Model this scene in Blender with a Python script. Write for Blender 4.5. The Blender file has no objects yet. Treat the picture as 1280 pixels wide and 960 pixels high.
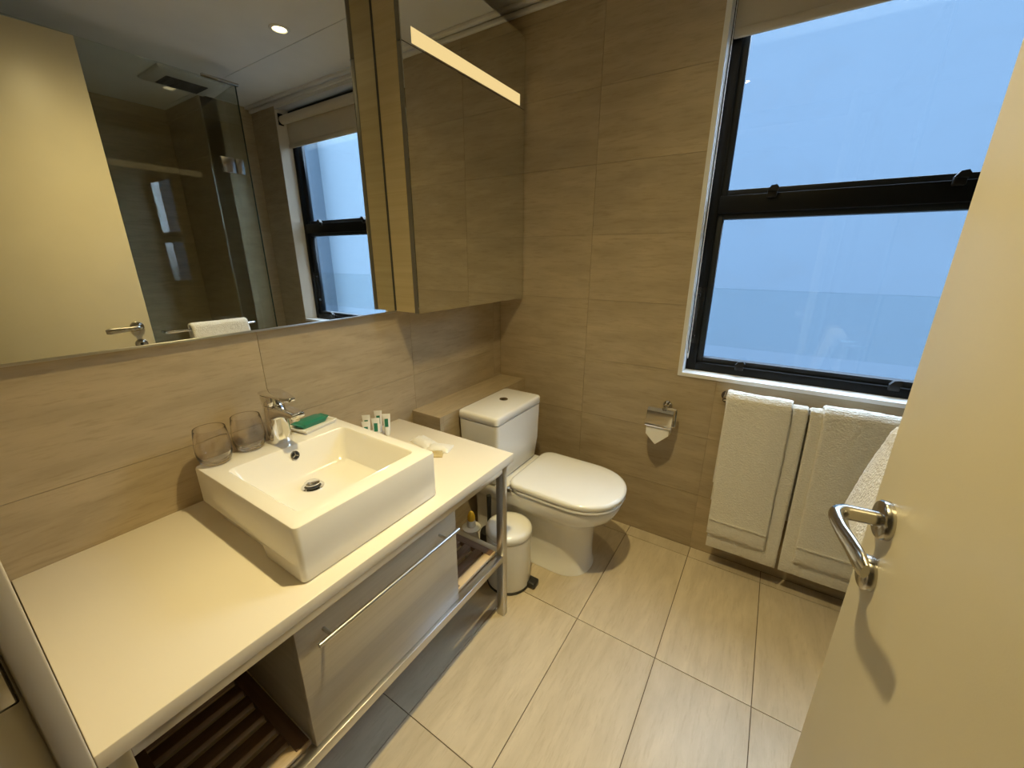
import bpy, bmesh, math, random
from mathutils import Vector, Matrix, noise
random.seed(7)
SC = bpy.context.scene
COL = SC.collection
PI = math.pi

# ------------------------------------------------------------------ camera
CAM_POS = Vector((1.2793, -0.0524, 1.3629))
PITCH, ROLL, YAW, FPX = -0.3065, 0.0035, -0.5720, 500.32
fw = Vector((math.sin(YAW) * math.cos(PITCH), math.cos(YAW) * math.cos(PITCH), math.sin(PITCH)))
r0 = Vector((math.cos(YAW), -math.sin(YAW), 0)); u0 = r0.cross(fw)
rr = math.cos(ROLL) * r0 + math.sin(ROLL) * u0
uu = -math.sin(ROLL) * r0 + math.cos(ROLL) * u0
cam = bpy.data.cameras.new('camera')
cam.sensor_width = 36.0; cam.lens = FPX / 1280 * 36.0; cam.clip_start = 0.005; cam.clip_end = 100
camo = bpy.data.objects.new('camera', cam); COL.objects.link(camo)
m3 = Matrix((rr, uu, -fw)).transposed()
camo.matrix_world = Matrix.Translation(CAM_POS) @ m3.to_4x4()
SC.camera = camo

# ------------------------------------------------------------------ sky and exposure
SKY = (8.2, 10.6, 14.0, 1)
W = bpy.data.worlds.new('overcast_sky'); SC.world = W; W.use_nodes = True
nt = W.node_tree; nt.nodes.clear()
o_ = nt.nodes.new('ShaderNodeOutputWorld'); bg = nt.nodes.new('ShaderNodeBackground')
tc = nt.nodes.new('ShaderNodeTexCoord'); sp = nt.nodes.new('ShaderNodeSeparateXYZ')
mrz = nt.nodes.new('ShaderNodeMapRange'); mrz.inputs['From Min'].default_value = -1
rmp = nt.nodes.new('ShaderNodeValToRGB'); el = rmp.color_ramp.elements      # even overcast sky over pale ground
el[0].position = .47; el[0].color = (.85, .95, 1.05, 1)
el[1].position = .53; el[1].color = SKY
nt.links.new(tc.outputs['Generated'], sp.inputs[0]); nt.links.new(sp.outputs['Z'], mrz.inputs[0]); nt.links.new(mrz.outputs[0], rmp.inputs[0])
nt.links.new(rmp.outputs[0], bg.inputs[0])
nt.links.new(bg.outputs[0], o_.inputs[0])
LAMP_W, LAMP_COL = (4.5, 36.5), (1.0, .80, .385)
STRIP_STRENGTH = .9
vs = SC.view_settings
vs.view_transform = 'Standard'; vs.look = 'None'; vs.gamma = 1.0; vs.exposure = 0.0; vs.use_curve_mapping = False
SC.display_settings.display_device = 'sRGB'
cy = SC.cycles
cy.use_denoising = True
cy.max_bounces = 12; cy.diffuse_bounces = 6; cy.glossy_bounces = 8; cy.transmission_bounces = 10; cy.transparent_max_bounces = 16
cy.sample_clamp_indirect = 10.0
cy.caustics_reflective = True; cy.caustics_refractive = True; cy.blur_glossy = 0.3

# ------------------------------------------------------------------ materials
def nodes(name):
    m = bpy.data.materials.new(name); m.use_nodes = True
    t = m.node_tree; b = t.nodes['Principled BSDF']; return m, t, b
def N(t, kind, **kw):
    n = t.nodes.new(kind)
    for k, v in kw.items():
        if k in n.inputs: n.inputs[k].default_value = v
        else: setattr(n, k, v)
    return n
def plain(name, col, rough=.5, metal=0.0, spec=.5, bump=0, bscale=200, coat=0, var=.06, vscale=6, bdist=.002):
    m, t, b = nodes(name)
    b.inputs['Roughness'].default_value = rough; b.inputs['Metallic'].default_value = metal
    b.inputs['Specular IOR Level'].default_value = spec; b.inputs['Coat Weight'].default_value = coat
    co = N(t, 'ShaderNodeTexCoord'); n = N(t, 'ShaderNodeTexNoise', Scale=vscale, Detail=3.0)
    t.links.new(co.outputs['Object'], n.inputs['Vector'])
    mx = N(t, 'ShaderNodeMix', data_type='RGBA')
    mx.inputs[6].default_value = (*[c * (1 - var) for c in col], 1)
    mx.inputs[7].default_value = (*[min(1, c * (1 + var)) for c in col], 1)
    t.links.new(n.outputs['Fac'], mx.inputs[0]); t.links.new(mx.outputs[2], b.inputs['Base Color'])
    if bump:
        n2 = N(t, 'ShaderNodeTexNoise', Scale=bscale, Detail=2.0)
        t.links.new(co.outputs['Object'], n2.inputs['Vector'])
        bp = N(t, 'ShaderNodeBump', Strength=bump, Distance=bdist)
        t.links.new(n2.outputs['Fac'], bp.inputs['Height']); t.links.new(bp.outputs[0], b.inputs['Normal'])
    return m
def grain(name, c1, c2, c3, scale, rough=.45, streak=.5, bump=.05, rnd=True, contrast=(.35, .7), spec=.5, fine=(1.6, 4.2)):
    """stone or wood with grain running along the local x axis"""
    m, t, b = nodes(name)
    b.inputs['Roughness'].default_value = rough; b.inputs['Specular IOR Level'].default_value = spec
    co = N(t, 'ShaderNodeTexCoord'); mp = N(t, 'ShaderNodeMapping')
    mp.inputs['Scale'].default_value = scale
    vec = co.outputs['Object']
    if rnd:
        oi = N(t, 'ShaderNodeObjectInfo'); ml = N(t, 'ShaderNodeMath', operation='MULTIPLY'); ml.inputs[1].default_value = 37.0
        t.links.new(oi.outputs['Random'], ml.inputs[0])
        ad = N(t, 'ShaderNodeVectorMath', operation='ADD')
        t.links.new(vec, ad.inputs[0]); t.links.new(ml.outputs[0], ad.inputs[1]); vec = ad.outputs[0]
    t.links.new(vec, mp.inputs['Vector'])
    n1 = N(t, 'ShaderNodeTexNoise', Scale=1.0, Detail=5.0, Roughness=.6, Distortion=.35)
    t.links.new(mp.outputs[0], n1.inputs['Vector'])
    r = N(t, 'ShaderNodeValToRGB')
    r.color_ramp.elements[0].position = contrast[0]; r.color_ramp.elements[0].color = (*c1, 1)
    r.color_ramp.elements[1].position = contrast[1]; r.color_ramp.elements[1].color = (*c2, 1)
    t.links.new(n1.outputs['Fac'], r.inputs[0])
    mp2 = N(t, 'ShaderNodeMapping'); mp2.inputs['Scale'].default_value = (scale[0] * fine[0], scale[1] * fine[1], scale[2] * fine[1])
    t.links.new(vec, mp2.inputs['Vector'])
    n2 = N(t, 'ShaderNodeTexNoise', Scale=1.0, Detail=4.0, Roughness=.7)
    t.links.new(mp2.outputs[0], n2.inputs['Vector'])
    r2 = N(t, 'ShaderNodeValToRGB')
    r2.color_ramp.elements[0].position = .52; r2.color_ramp.elements[0].color = (0, 0, 0, 1)
    r2.color_ramp.elements[1].position = .78; r2.color_ramp.elements[1].color = (streak, streak, streak, 1)
    t.links.new(n2.outputs['Fac'], r2.inputs[0])
    mx = N(t, 'ShaderNodeMix', data_type='RGBA'); mx.inputs[7].default_value = (*c3, 1)
    t.links.new(r2.outputs[0], mx.inputs[0]); t.links.new(r.outputs[0], mx.inputs[6])
    col = mx.outputs[2]
    if rnd:
        hs = N(t, 'ShaderNodeHueSaturation'); mr = N(t, 'ShaderNodeMapRange')
        mr.inputs['To Min'].default_value = .95; mr.inputs['To Max'].default_value = 1.05
        t.links.new(oi.outputs['Random'], mr.inputs[0]); t.links.new(mr.outputs[0], hs.inputs['Value'])
        t.links.new(col, hs.inputs['Color']); col = hs.outputs[0]
    t.links.new(col, b.inputs['Base Color'])
    if bump:
        bp = N(t, 'ShaderNodeBump', Strength=bump, Distance=.002)
        t.links.new(n2.outputs['Fac'], bp.inputs['Height']); t.links.new(bp.outputs[0], b.inputs['Normal'])
    return m
def pane_mat(name, tint=(.97, .985, .98), rough=0.0, haze=0.0):
    m = bpy.data.materials.new(name); m.use_nodes = True; t = m.node_tree; t.nodes.clear()
    o = N(t, 'ShaderNodeOutputMaterial'); tr = N(t, 'ShaderNodeBsdfTransparent'); gl = N(t, 'ShaderNodeBsdfGlossy')
    tr.inputs[0].default_value = (*tint, 1); gl.inputs['Roughness'].default_value = rough
    fr = N(t, 'ShaderNodeFresnel', IOR=1.45); mx = N(t, 'ShaderNodeMixShader')
    ge = N(t, 'ShaderNodeNewGeometry'); mr = N(t, 'ShaderNodeMapRange'); mr.inputs['To Min'].default_value = 1.45; mr.inputs['To Max'].default_value = 1 / 1.45
    t.links.new(ge.outputs['Backfacing'], mr.inputs[0]); t.links.new(mr.outputs[0], fr.inputs['IOR'])
    t.links.new(fr.outputs[0], mx.inputs[0]); t.links.new(tr.outputs[0], mx.inputs[1]); t.links.new(gl.outputs[0], mx.inputs[2])
    out = mx.outputs[0]
    if haze:
        co = N(t, 'ShaderNodeTexCoord'); n = N(t, 'ShaderNodeTexNoise', Scale=5.0, Detail=8.0, Roughness=.65, Distortion=1.2)
        t.links.new(co.outputs['Object'], n.inputs['Vector'])
        r = N(t, 'ShaderNodeValToRGB'); r.color_ramp.elements[0].position = .5; r.color_ramp.elements[1].position = .78
        r.color_ramp.elements[0].color = (0, 0, 0, 1); r.color_ramp.elements[1].color = (haze, haze, haze, 1)
        t.links.new(n.outputs['Fac'], r.inputs[0])
        df = N(t, 'ShaderNodeBsdfDiffuse'); df.inputs[0].default_value = (.45, .5, .55, 1)
        m2 = N(t, 'ShaderNodeMixShader'); t.links.new(r.outputs[0], m2.inputs[0]); t.links.new(out, m2.inputs[1]); t.links.new(df.outputs[0], m2.inputs[2]); out = m2.outputs[0]
    t.links.new(out, o.inputs[0]); return m
def emit(name, col, s):
    m = bpy.data.materials.new(name); m.use_nodes = True; t = m.node_tree; t.nodes.clear()
    o = N(t, 'ShaderNodeOutputMaterial'); e = N(t, 'ShaderNodeEmission'); e.inputs[0].default_value = (*col, 1); e.inputs[1].default_value = s
    t.links.new(e.outputs[0], o.inputs[0]); return m
def glass_mat(name, col, rough=0.0, ior=1.45):
    m, t, b = nodes(name); b.inputs['Base Color'].default_value = (*col, 1); b.inputs['Transmission Weight'].default_value = 1
    b.inputs['Roughness'].default_value = rough; b.inputs['IOR'].default_value = ior; return m

M = {}
M['wall_tile'] = grain('beige_stone_wall_tile', (.40, .32, .205), (.50, .402, .262), (.27, .205, .122), (4.5, 20, 20), rough=.45, streak=.6, fine=(2.6, 5.0))
M['floor_tile'] = grain('beige_stone_floor_tile', (.50, .42, .295), (.61, .52, .38), (.37, .295, .19), (4.5, 18, 18), rough=.38, streak=.5, fine=(2.6, 5.0))
M['grout'] = plain('brown_grout', (.12, .085, .05), .9)
M['wall_grout'] = plain('beige_grout', (.36, .29, .19), .9)
M['ceiling'] = plain('white_ceiling_paint', (.74, .72, .68), .8)
M['paint'] = plain('cream_paint', (.66, .60, .50), .55)
M['door'] = plain('cream_door_lacquer', (.66, .60, .44), .38, bump=.04, bscale=400)
M['worktop'] = plain('cream_composite_worktop', (.82, .76, .64), .22, var=.02)
M['ceramic'] = plain('white_glazed_ceramic', (.86, .84, .79), .07, spec=.6, var=.01)
M['toilet_ceramic'] = plain('toilet_white_ceramic', (.84, .83, .80), .09, spec=.6, var=.01)
M['plastic_white'] = plain('white_gloss_plastic', (.86, .86, .85), .16, var=.01)
M['bin_white'] = plain('white_enamel', (.82, .81, .77), .2, var=.01)
M['black'] = plain('black_aluminium', (.006, .007, .008), .5, spec=.25)
M['black_plastic'] = plain('black_plastic', (.015, .015, .015), .45)
M['dark_bead'] = plain('grey_blue_window_bead', (.03, .035, .042), .4, spec=.3)
M['chrome'] = plain('polished_chrome', (.80, .80, .80), .06, 1.0, var=.01)
M['steel'] = plain('brushed_stainless_steel', (.56, .55, .53), .28, 1.0, bump=.05, bscale=300)
M['nickel'] = plain('satin_nickel', (.50, .48, .44), .22, 1.0)
M['veneer'] = grain('grey_oak_veneer', (.44, .385, .29), (.55, .485, .375), (.34, .285, .20), (1.2, 30, 30), rough=.42, streak=.4, rnd=False, contrast=(.3, .75))
M['beige_wood'] = grain('pale_oak_edge', (.46, .37, .20), (.55, .45, .26), (.40, .31, .16), (1.5, 40, 40), rough=.4, streak=.5, rnd=False, contrast=(.3, .75))
M['carcass'] = plain('brown_carcass_board', (.20, .15, .09), .5)
M['teak'] = grain('dark_teak', (.11, .06, .035), (.17, .095, .055), (.06, .03, .018), (2, 40, 40), rough=.45, streak=.6)
M['teak_edge'] = grain('pale_timber_edge', (.50, .38, .24), (.60, .47, .30), (.42, .3, .18), (2, 40, 40), rough=.5, streak=.5)
M['mirror'] = plain('mirror_silver', (.80, .81, .79), 0.0, 1.0, var=0)
M['grey_edge'] = plain('grey_anodised_edge', (.15, .14, .12), .45, .2)
M['towel'] = plain('white_terry_cloth', (.80, .77, .70), .95, spec=.1, bump=.7, bscale=170, var=.08, vscale=120, bdist=.006)
M['blind'] = plain('cream_blind_fabric', (.62, .55, .43), .85, bump=.1, bscale=500)
M['white_trim'] = plain('white_window_trim', (.78, .78, .76), .5)
M['pane'] = pane_mat('window_glass', haze=.06)
M['guard'] = pane_mat('guard_glass', (.965, .985, .985))
M['shower_glass'] = pane_mat('shower_glass', (.93, .95, .92))
M['glass_edge'] = plain('green_glass_edge', (.03, .06, .05), .15)
M['tumbler'] = glass_mat('smoky_clear_glass', (.96, .94, .94))
M['green'] = plain('green_soap_wrapper', (.02, .20, .13), .3, bump=.1, bscale=90)
M['paper'] = plain('white_paper', (.85, .83, .78), .8)
M['sachet'] = plain('white_foil_sachet', (.80, .79, .76), .35, bump=.5, bscale=60)
M['sachet_tan'] = plain('tan_sachet', (.50, .40, .20), .4)
M['yellow'] = plain('yellow_plastic', (.85, .52, .03), .35)
M['vent'] = plain('white_vent_plastic', (.62, .60, .55), .5)
M['vent_dark'] = plain('dark_vent_grille', (.05, .05, .05), .6)
M['strip'] = emit('frosted_light_strip', (1.0, .74, .32), STRIP_STRENGTH)
M['lamp'] = emit('halogen_lens', (1.0, .80, .45), 6.0)
M['drain_dark'] = plain('dark_drain_hole', (.02, .02, .02), .3)
M['outside'] = plain('added_wall_slate_blue', (.051, .079, .110), .9, var=.03, vscale=.8)  # dark tone keeps the added walls dim under the bright sky
M['outside_pale'] = plain('added_wall_pale_blue', (.098, .140, .180), .9, var=.03, vscale=.8)
M['hall'] = plain('hall_wall_paint', (.45, .40, .33), .7)

# ------------------------------------------------------------------ mesh helpers
ORG = {}
PM = {}
def bm_(): return bmesh.new()
def box(bm, x0, x1, y0, y1, z0, z1, bev=0.0, seg=2):
    v = [bm.verts.new(p) for p in ((x0, y0, z0), (x1, y0, z0), (x1, y1, z0), (x0, y1, z0), (x0, y0, z1), (x1, y0, z1), (x1, y1, z1), (x0, y1, z1))]
    fs = [bm.faces.new([v[i] for i in f]) for f in ((0, 3, 2, 1), (4, 5, 6, 7), (0, 1, 5, 4), (1, 2, 6, 5), (2, 3, 7, 6), (3, 0, 4, 7))]
    if bev:
        es = list({e for f in fs for e in f.edges})
        bmesh.ops.bevel(bm, geom=es, offset=bev, segments=seg, profile=.5, affect='EDGES')
    return bm
def loft(bm, rings, cap=True, closed=True):
    vr = [[bm.verts.new(p) for p in r] for r in rings]
    n = len(vr[0])
    for a, b in zip(vr, vr[1:]):
        for i in range(n if closed else n - 1):
            j = (i + 1) % n
            bm.faces.new((a[i], a[j], b[j], b[i]))
    if cap:
        bm.faces.new(vr[0][::-1]); bm.faces.new(vr[-1])
    return vr
def lathe(bm, prof, c=(0, 0, 0), n=32, cap=True):
    rings = [[(c[0] + r * math.cos(2 * PI * i / n), c[1] + r * math.sin(2 * PI * i / n), c[2] + z) for i in range(n)] for r, z in prof]
    return loft(bm, rings, cap)
def tube(bm, pts, rad, n=14, flat=1.0, up=None, cap=True):
    """sweep; rad a number or list; flat squashes the second axis (a number or list)"""
    pts = [Vector(p) for p in pts]; k = len(pts)
    rad = rad if isinstance(rad, (list, tuple)) else [rad] * k
    flat = flat if isinstance(flat, (list, tuple)) else [flat] * k
    T = []
    for i in range(k):
        a = pts[max(0, i - 1)]; b = pts[min(k - 1, i + 1)]; T.append((b - a).normalized())
    u = Vector(up) if up else (Vector((0, 0, 1)) if abs(T[0].z) < .9 else Vector((1, 0, 0)))
    rings = []
    for i in range(k):
        u = (u - T[i] * u.dot(T[i])).normalized(); w = T[i].cross(u)
        rings.append([pts[i] + u * (rad[i] * math.cos(2 * PI * j / n)) + w * (rad[i] * flat[i] * math.sin(2 * PI * j / n)) for j in range(n)])
    return loft(bm, rings, cap)
def smooth_path(pts, sub=6):
    """Catmull-Rom through points (tuples of any length)"""
    out = []
    P = [pts[0]] + list(pts) + [pts[-1]]
    for i in range(1, len(P) - 2):
        for s in range(sub):
            t = s / sub
            out.append(tuple(.5 * (2 * b + (c - a) * t + (2 * a - 5 * b + 4 * c - d) * t * t + (3 * b - a - 3 * c + d) * t ** 3) for a, b, c, d in zip(P[i - 1], P[i], P[i + 1], P[i + 2])))
    out.append(tuple(pts[-1])); return out
def world_origin(o): return ORG.get(o.name, Vector((0, 0, 0))) if o else Vector((0, 0, 0))
def obj(name, bm, mat, parent=None, smooth=True, angle=48, origin=None, dedupe=True):
    if dedupe: bmesh.ops.remove_doubles(bm, verts=bm.verts, dist=1e-6)
    bmesh.ops.recalc_face_normals(bm, faces=bm.faces)
    vs_ = [v.co for v in bm.verts]
    lo = Vector([min(c[i] for c in vs_) for i in range(3)]); hi = Vector([max(c[i] for c in vs_) for i in range(3)])
    og = Vector(origin) if origin else Vector(((lo.x + hi.x) / 2, (lo.y + hi.y) / 2, lo.z))
    bmesh.ops.translate(bm, verts=bm.verts, vec=-og)
    me = bpy.data.meshes.new(name); bm.to_mesh(me); bm.free()
    if smooth:
        me.shade_smooth(); me.set_sharp_from_angle(angle=math.radians(angle))
    me.materials.append(M[mat])
    o = bpy.data.objects.new(name, me); COL.objects.link(o)
    ORG[o.name] = og
    if parent: o.parent = parent
    o.location = og - world_origin(parent)
    return o
def thing(name, label=None, cat=None, loc=(0, 0, 0), group=None, kind=None):
    o = bpy.data.objects.new(name, None); COL.objects.link(o); o.empty_display_size = .05
    o.location = loc; ORG[o.name] = Vector(loc); return tag(o, label, cat, group, kind)
def tag(o, label=None, cat=None, group=None, kind=None):
    if label: o['label'] = label
    if cat: o['category'] = cat
    if group: o['group'] = group
    if kind: o['kind'] = kind
    return o
def copy_tree(o, parent=None):
    c = o.copy(); COL.objects.link(c); c.parent = parent
    for ch in o.children: copy_tree(ch, c)
    return c
def link_mesh(name, me, mat4, parent=None):
    o = bpy.data.objects.new(name, me); COL.objects.link(o)
    if parent: o.parent = parent; mat4 = Matrix.Translation(-world_origin(parent)) @ mat4
    o.matrix_local = mat4; PM[o.name] = mat4.copy()
    return o

# flat slabs cut from a u-v rectangle with rectangular holes; local x = u, y = v, z = outward normal
def slab_mesh(name, u0, u1, v0, v1, holes, th, back=False):
    us = sorted({u0, u1, *[min(max(h[i], u0), u1) for h in holes for i in (0, 1)]})
    vv = sorted({v0, v1, *[min(max(h[i], v0), v1) for h in holes for i in (2, 3)]})
    bm = bm_(); vt = {}
    def V(a, b):
        if (a, b) not in vt: vt[(a, b)] = bm.verts.new((a, b, 0))
        return vt[(a, b)]
    n = 0
    for a, b in zip(us, us[1:]):
        for c, d in zip(vv, vv[1:]):
            mu, mv = (a + b) / 2, (c + d) / 2
            if b - a < 1e-5 or d - c < 1e-5: continue
            if any(h[0] < mu < h[1] and h[2] < mv < h[3] for h in holes): continue
            bm.faces.new((V(a, c), V(b, c), V(b, d), V(a, d))); n += 1
    if not n: bm.free(); return None
    faces = list(bm.faces); edges = [e for e in bm.edges if len(e.link_faces) == 1]
    if back:
        g = bmesh.ops.extrude_face_region(bm, geom=faces, use_keep_orig=True)
        bmesh.ops.translate(bm, verts=[v for v in g['geom'] if isinstance(v, bmesh.types.BMVert)], vec=(0, 0, -th))
        bmesh.ops.recalc_face_normals(bm, faces=bm.faces)
    else:
        g = bmesh.ops.extrude_edge_only(bm, edges=edges)
        bmesh.ops.translate(bm, verts=[v for v in g['geom'] if isinstance(v, bmesh.types.BMVert)], vec=(0, 0, -th))
    me = bpy.data.meshes.new(name); bm.to_mesh(me); bm.free(); return me
def frame(o, u, v):
    u, v = Vector(u), Vector(v); n = u.cross(v)
    return Matrix.Translation(Vector(o)) @ Matrix((u, v, n)).transposed().to_4x4()
def wall_slab(name, F, u0, u1, v0, v1, holes, th, mat, depth=.0025, kind='structure', label=None):
    me = slab_mesh(name, u0, u1, v0, v1, holes, th, back=True); me.materials.append(M[mat])
    o = link_mesh(name, me, F @ Matrix.Translation((0, 0, -depth))); ORG[o.name] = Vector((0, 0, 0))
    return tag(o, label, None, None, kind)
FULL = {}
def tile_field(parent, F, u0, u1, v0, v1, ju, jv, su, sv, holes, mat, name, gap=.0014, th=.005):
    """parent must sit with matrix F (tiles are placed in its local space)"""
    iu0 = math.floor((u0 - ju) / su); iv0 = math.floor((v0 - jv) / sv)
    a = ju + iu0 * su
    while a < u1 - .004:
        b = jv + iv0 * sv
        while b < v1 - .004:
            x0, x1 = max(a, u0), min(a + su, u1); y0, y1 = max(b, v0), min(b + sv, v1)
            if x1 - x0 > .008 and y1 - y0 > .008:
                cx, cyy = (x0 + x1) / 2, (y0 + y1) / 2
                hh = [(h[0] - cx, h[1] - cx, h[2] - cyy, h[3] - cyy) for h in holes if h[0] < x1 and h[1] > x0 and h[2] < y1 and h[3] > y0]
                g = gap / 2
                L = (x0 - cx + g, x1 - cx - g, y0 - cyy + g, y1 - cyy - g)
                key = (mat, round(L[1], 4), round(L[3], 4))
                if not hh and key in FULL: me = FULL[key]
                else:
                    me = slab_mesh(name, *L, hh, th)
                    if me:
                        me.materials.append(M[mat])
                        if not hh: FULL[key] = me
                if me:
                    o = bpy.data.objects.new(name, me); COL.objects.link(o); o.parent = parent
                    o.matrix_local = PM.get(parent.name, Matrix.Translation(world_origin(parent))).inverted() @ F @ Matrix.Translation((cx, cyy, 0))
            b += sv
        a += su

# ------------------------------------------------------------------ dimensions (metres; x from mirror wall, y towards window wall, z up)
YB, CEIL, YN = 1.8114, 2.42, -.056
XS, YS, XN = 2.88, 1.48, 2.30          # shower far wall, shower end wall, its corner
WX0, WX1, WZ0, WZ1 = .980, 1.985, .872, 2.37
YF = 1.88                              # window frame face

# ------------------------------------------------------------------ room shell
F_back = frame((0, YB, 0), (1, 0, 0), (0, 0, 1))
F_left = frame((0, 0, 0), (0, 1, 0), (0, 0, 1))
F_near = frame((0, YN, 0), (-1, 0, 0), (0, 0, 1))
F_right = frame((XS, 0, 0), (0, -1, 0), (0, 0, 1))
F_nib = frame((0, YS, 0), (1, 0, 0), (0, 0, 1))
F_nibside = frame((XN, 0, 0), (0, -1, 0), (0, 0, 1))
F_floor = frame((0, 0, 0), (0, 1, 0), (-1, 0, 0))

fl = wall_slab('floor', F_floor, YN - 1.6, YB + .2, -XS - .1, .6, [], .1, 'grout', .004)
tile_field(fl, F_floor, YN - .02, YB, -XS, 0, .5155, -.8327, .6087, .30, [], 'floor_tile', 'floor_tile', gap=.0028)
hole = [(WX0, WX1, WZ0, WZ1)]
wb = wall_slab('wall_back', F_back, -.12, XN + .02, 0, CEIL, hole, .16, 'wall_grout')
tile_field(wb, F_back, 0, XN, 0, CEIL, .52, .0, .6085, .2925, hole, 'wall_tile', 'wall_tile')
wl = wall_slab('wall_left', F_left, YN - .1, YB + .1, 0, CEIL, [], .12, 'wall_grout')
tile_field(wl, F_left, YN, YB, 0, CEIL, .528, -.0105, .6085, .2925, [], 'wall_tile', 'wall_tile')
wr = wall_slab('wall_right', F_right, -YS - .1, -YN, 0, CEIL, [], .1, 'wall_grout')
tile_field(wr, F_right, -YS, -YN, 0, CEIL, -.9, 0, .6085, .2925, [], 'wall_tile', 'wall_tile')
wn = wall_slab('wall_shower_end', F_nib, XN, XS + .1, 0, CEIL, [], .1, 'wall_grout')
tile_field(wn, F_nib, XN, XS, 0, CEIL, XN, 0, .6085, .2925, [], 'wall_tile', 'wall_tile')
ws = wall_slab('wall_shower_return', F_nibside, -YB, -YS - .004, 0, CEIL, [], .1, 'wall_grout')
tile_field(ws, F_nibside, -YB, -YS, 0, CEIL, -YB, 0, .6085, .2925, [], 'wall_tile', 'wall_tile')
# door wall: opening from x .70 to 1.58, 2.29 high
wf = wall_slab('wall_front', F_near, -XS, 0, 0, CEIL, [(-1.58, -.70, -.1, 2.29)], .04, 'wall_grout', .0)
wf2 = wall_slab('wall_hall', frame((0, YN - 1.4, 0), (-1, 0, 0), (0, 0, 1)), -2.6, .6, 0, CEIL, [], .05, 'hall', 0)
wall_slab('wall_hall_side', frame((2.5, 0, 0), (0, -1, 0), (0, 0, 1)), .10, 1.5, 0, CEIL, [], .05, 'hall', 0)
wall_slab('wall_hall_end', frame((-.5, 0, 0), (0, 1, 0), (0, 0, 1)), -1.5, -.10, 0, CEIL, [], .05, 'hall', 0)
wall_slab('wall_hall_front', frame((-.25, -.105, 0), (-1, 0, 0), (0, 0, 1)), -.25, .3, 0, CEIL, [], .05, 'hall', 0)
# ceiling in two boards with an open joint between
bm = bm_()
box(bm, -.6, 3.0, -1.6, 1.446, CEIL, CEIL + .06)
o = obj('ceiling', bm, 'ceiling'); tag(o, kind='structure')
bm = bm_(); box(bm, -.6, 3.0, 1.450, 2.05, CEIL, CEIL + .06); b2 = obj('ceiling_board', bm, 'ceiling', o)
bm = bm_(); box(bm, -.6, 3.0, 1.43, 1.47, CEIL + .061, CEIL + .07); obj('joint_backing', bm, 'vent_dark', o)
# cornice along the window wall and the mirror wall
bm = bm_(); box(bm, 0, XN, YB - .045, YB, CEIL - .016, CEIL, .003); box(bm, 0, XN, YB - .018, YB, CEIL - .036, CEIL - .016, .003)
tag(obj('trim_1', bm, 'ceiling'), kind='structure')
# tiled ledge behind the toilet
LD, LZ, LY = .166, .7095, 1.11
bm = bm_(); box(bm, .0, LD - .005, LY + .005, YB, 0, LZ - .005); lg = obj('wall_ledge', bm, 'wall_grout', smooth=False); tag(lg, kind='structure')
F_lt = frame((0, 0, LZ), (0, 1, 0), (-1, 0, 0)); F_lf = frame((LD, 0, 0), (0, 1, 0), (0, 0, 1)); F_le = frame((0, LY, 0), (1, 0, 0), (0, 0, 1))
tile_field(lg, F_lt, LY, YB, -LD, 0, LY + .6, 0, .6085, .30, [], 'wall_tile', 'ledge_tile')
tile_field(lg, F_lf, LY, YB, 0, LZ, 1.134, -.17, .6085, .2925, [], 'wall_tile', 'ledge_tile')
tile_field(lg, F_le, 0, LD, 0, LZ, -.3, -.17, .6085, .2925, [], 'wall_tile', 'ledge_tile')

# added outside walls, made dark and low so a bright sky lights the room
bm = bm_(); box(bm, -7, 4.6, 7.0, 7.3, -5, 4.35); tag(obj('wall_added_outside', bm, 'outside', smooth=False), kind='structure')
bm = bm_(); box(bm, 4.6, 9.25, 7.0, 7.3, -5, 4.35); tag(obj('wall_added_pale', bm, 'outside_pale', smooth=False), kind='structure')  # added in a paler tone to brighten the window's mirror image
bm = bm_(); box(bm, 9.25, 15, 6.4, 7.3, -5, 4.35); tag(obj('wall_added_wing', bm, 'outside', smooth=False), kind='structure')

# ------------------------------------------------------------------ window
win = thing('window_1', loc=((WX0 + WX1) / 2, YF, WZ0), kind='structure')
XI0, XI1 = WX0 + .002, WX1 - .035
Z0, Z1, ZT0, ZT1 = WZ0 - .003, WZ1 - .01, 1.535, 1.600
def ring(bm, x0, x1, z0, z1, w, y0, y1, bev=.002, wb=None):
    wb = wb or w
    box(bm, x0, x0 + w, y0, y1, z0, z1, bev); box(bm, x1 - w, x1, y0, y1, z0, z1, bev)
    box(bm, x0 + w, x1 - w, y0, y1, z0, z0 + wb, bev); box(bm, x0 + w, x1 - w, y0, y1, z1 - w, z1, bev)
bm = bm_(); ring(bm, XI0, XI1, Z0, Z1, .044, YF, YF + .07); obj('window_frame', bm, 'black', win)
bm = bm_(); box(bm, XI0 + .044, XI1 - .044, YF + .0, YF + .07, ZT0, ZT1, .002); obj('transom', bm, 'black', win)
for (a, b) in ((Z0 + .044, ZT0), (ZT1, Z1 - .044)):
    bm = bm_(); ring(bm, XI0 + .044, XI1 - .044, a, b, .022, YF + .018, YF + .06); s = obj('sash', bm, 'dark_bead', win)
    bm = bm_(); box(bm, XI0 + .066, XI1 - .066, YF + .036, YF + .042, a + .022, b - .022); obj('pane', bm, 'pane', s, smooth=False)
def latch(x, z):
    bm = bm_(); box(bm, x - .016, x + .016, YF - .012, YF + .004, z - .014, z + .012, .003)
    pr = [(x - .017, z + .010), (x - .006, z + .026), (x + .012, z + .029), (x + .020, z + .018), (x + .017, z + .006)]
    loft(bm, [[(p[0], YF - .022, p[1]) for p in pr], [(p[0], YF - .002, p[1]) for p in pr]])
    obj('latch', bm, 'black_plastic', win)
for x in (1.205, 1.705): latch(x, 1.597); latch(x - .005, .915)
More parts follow.
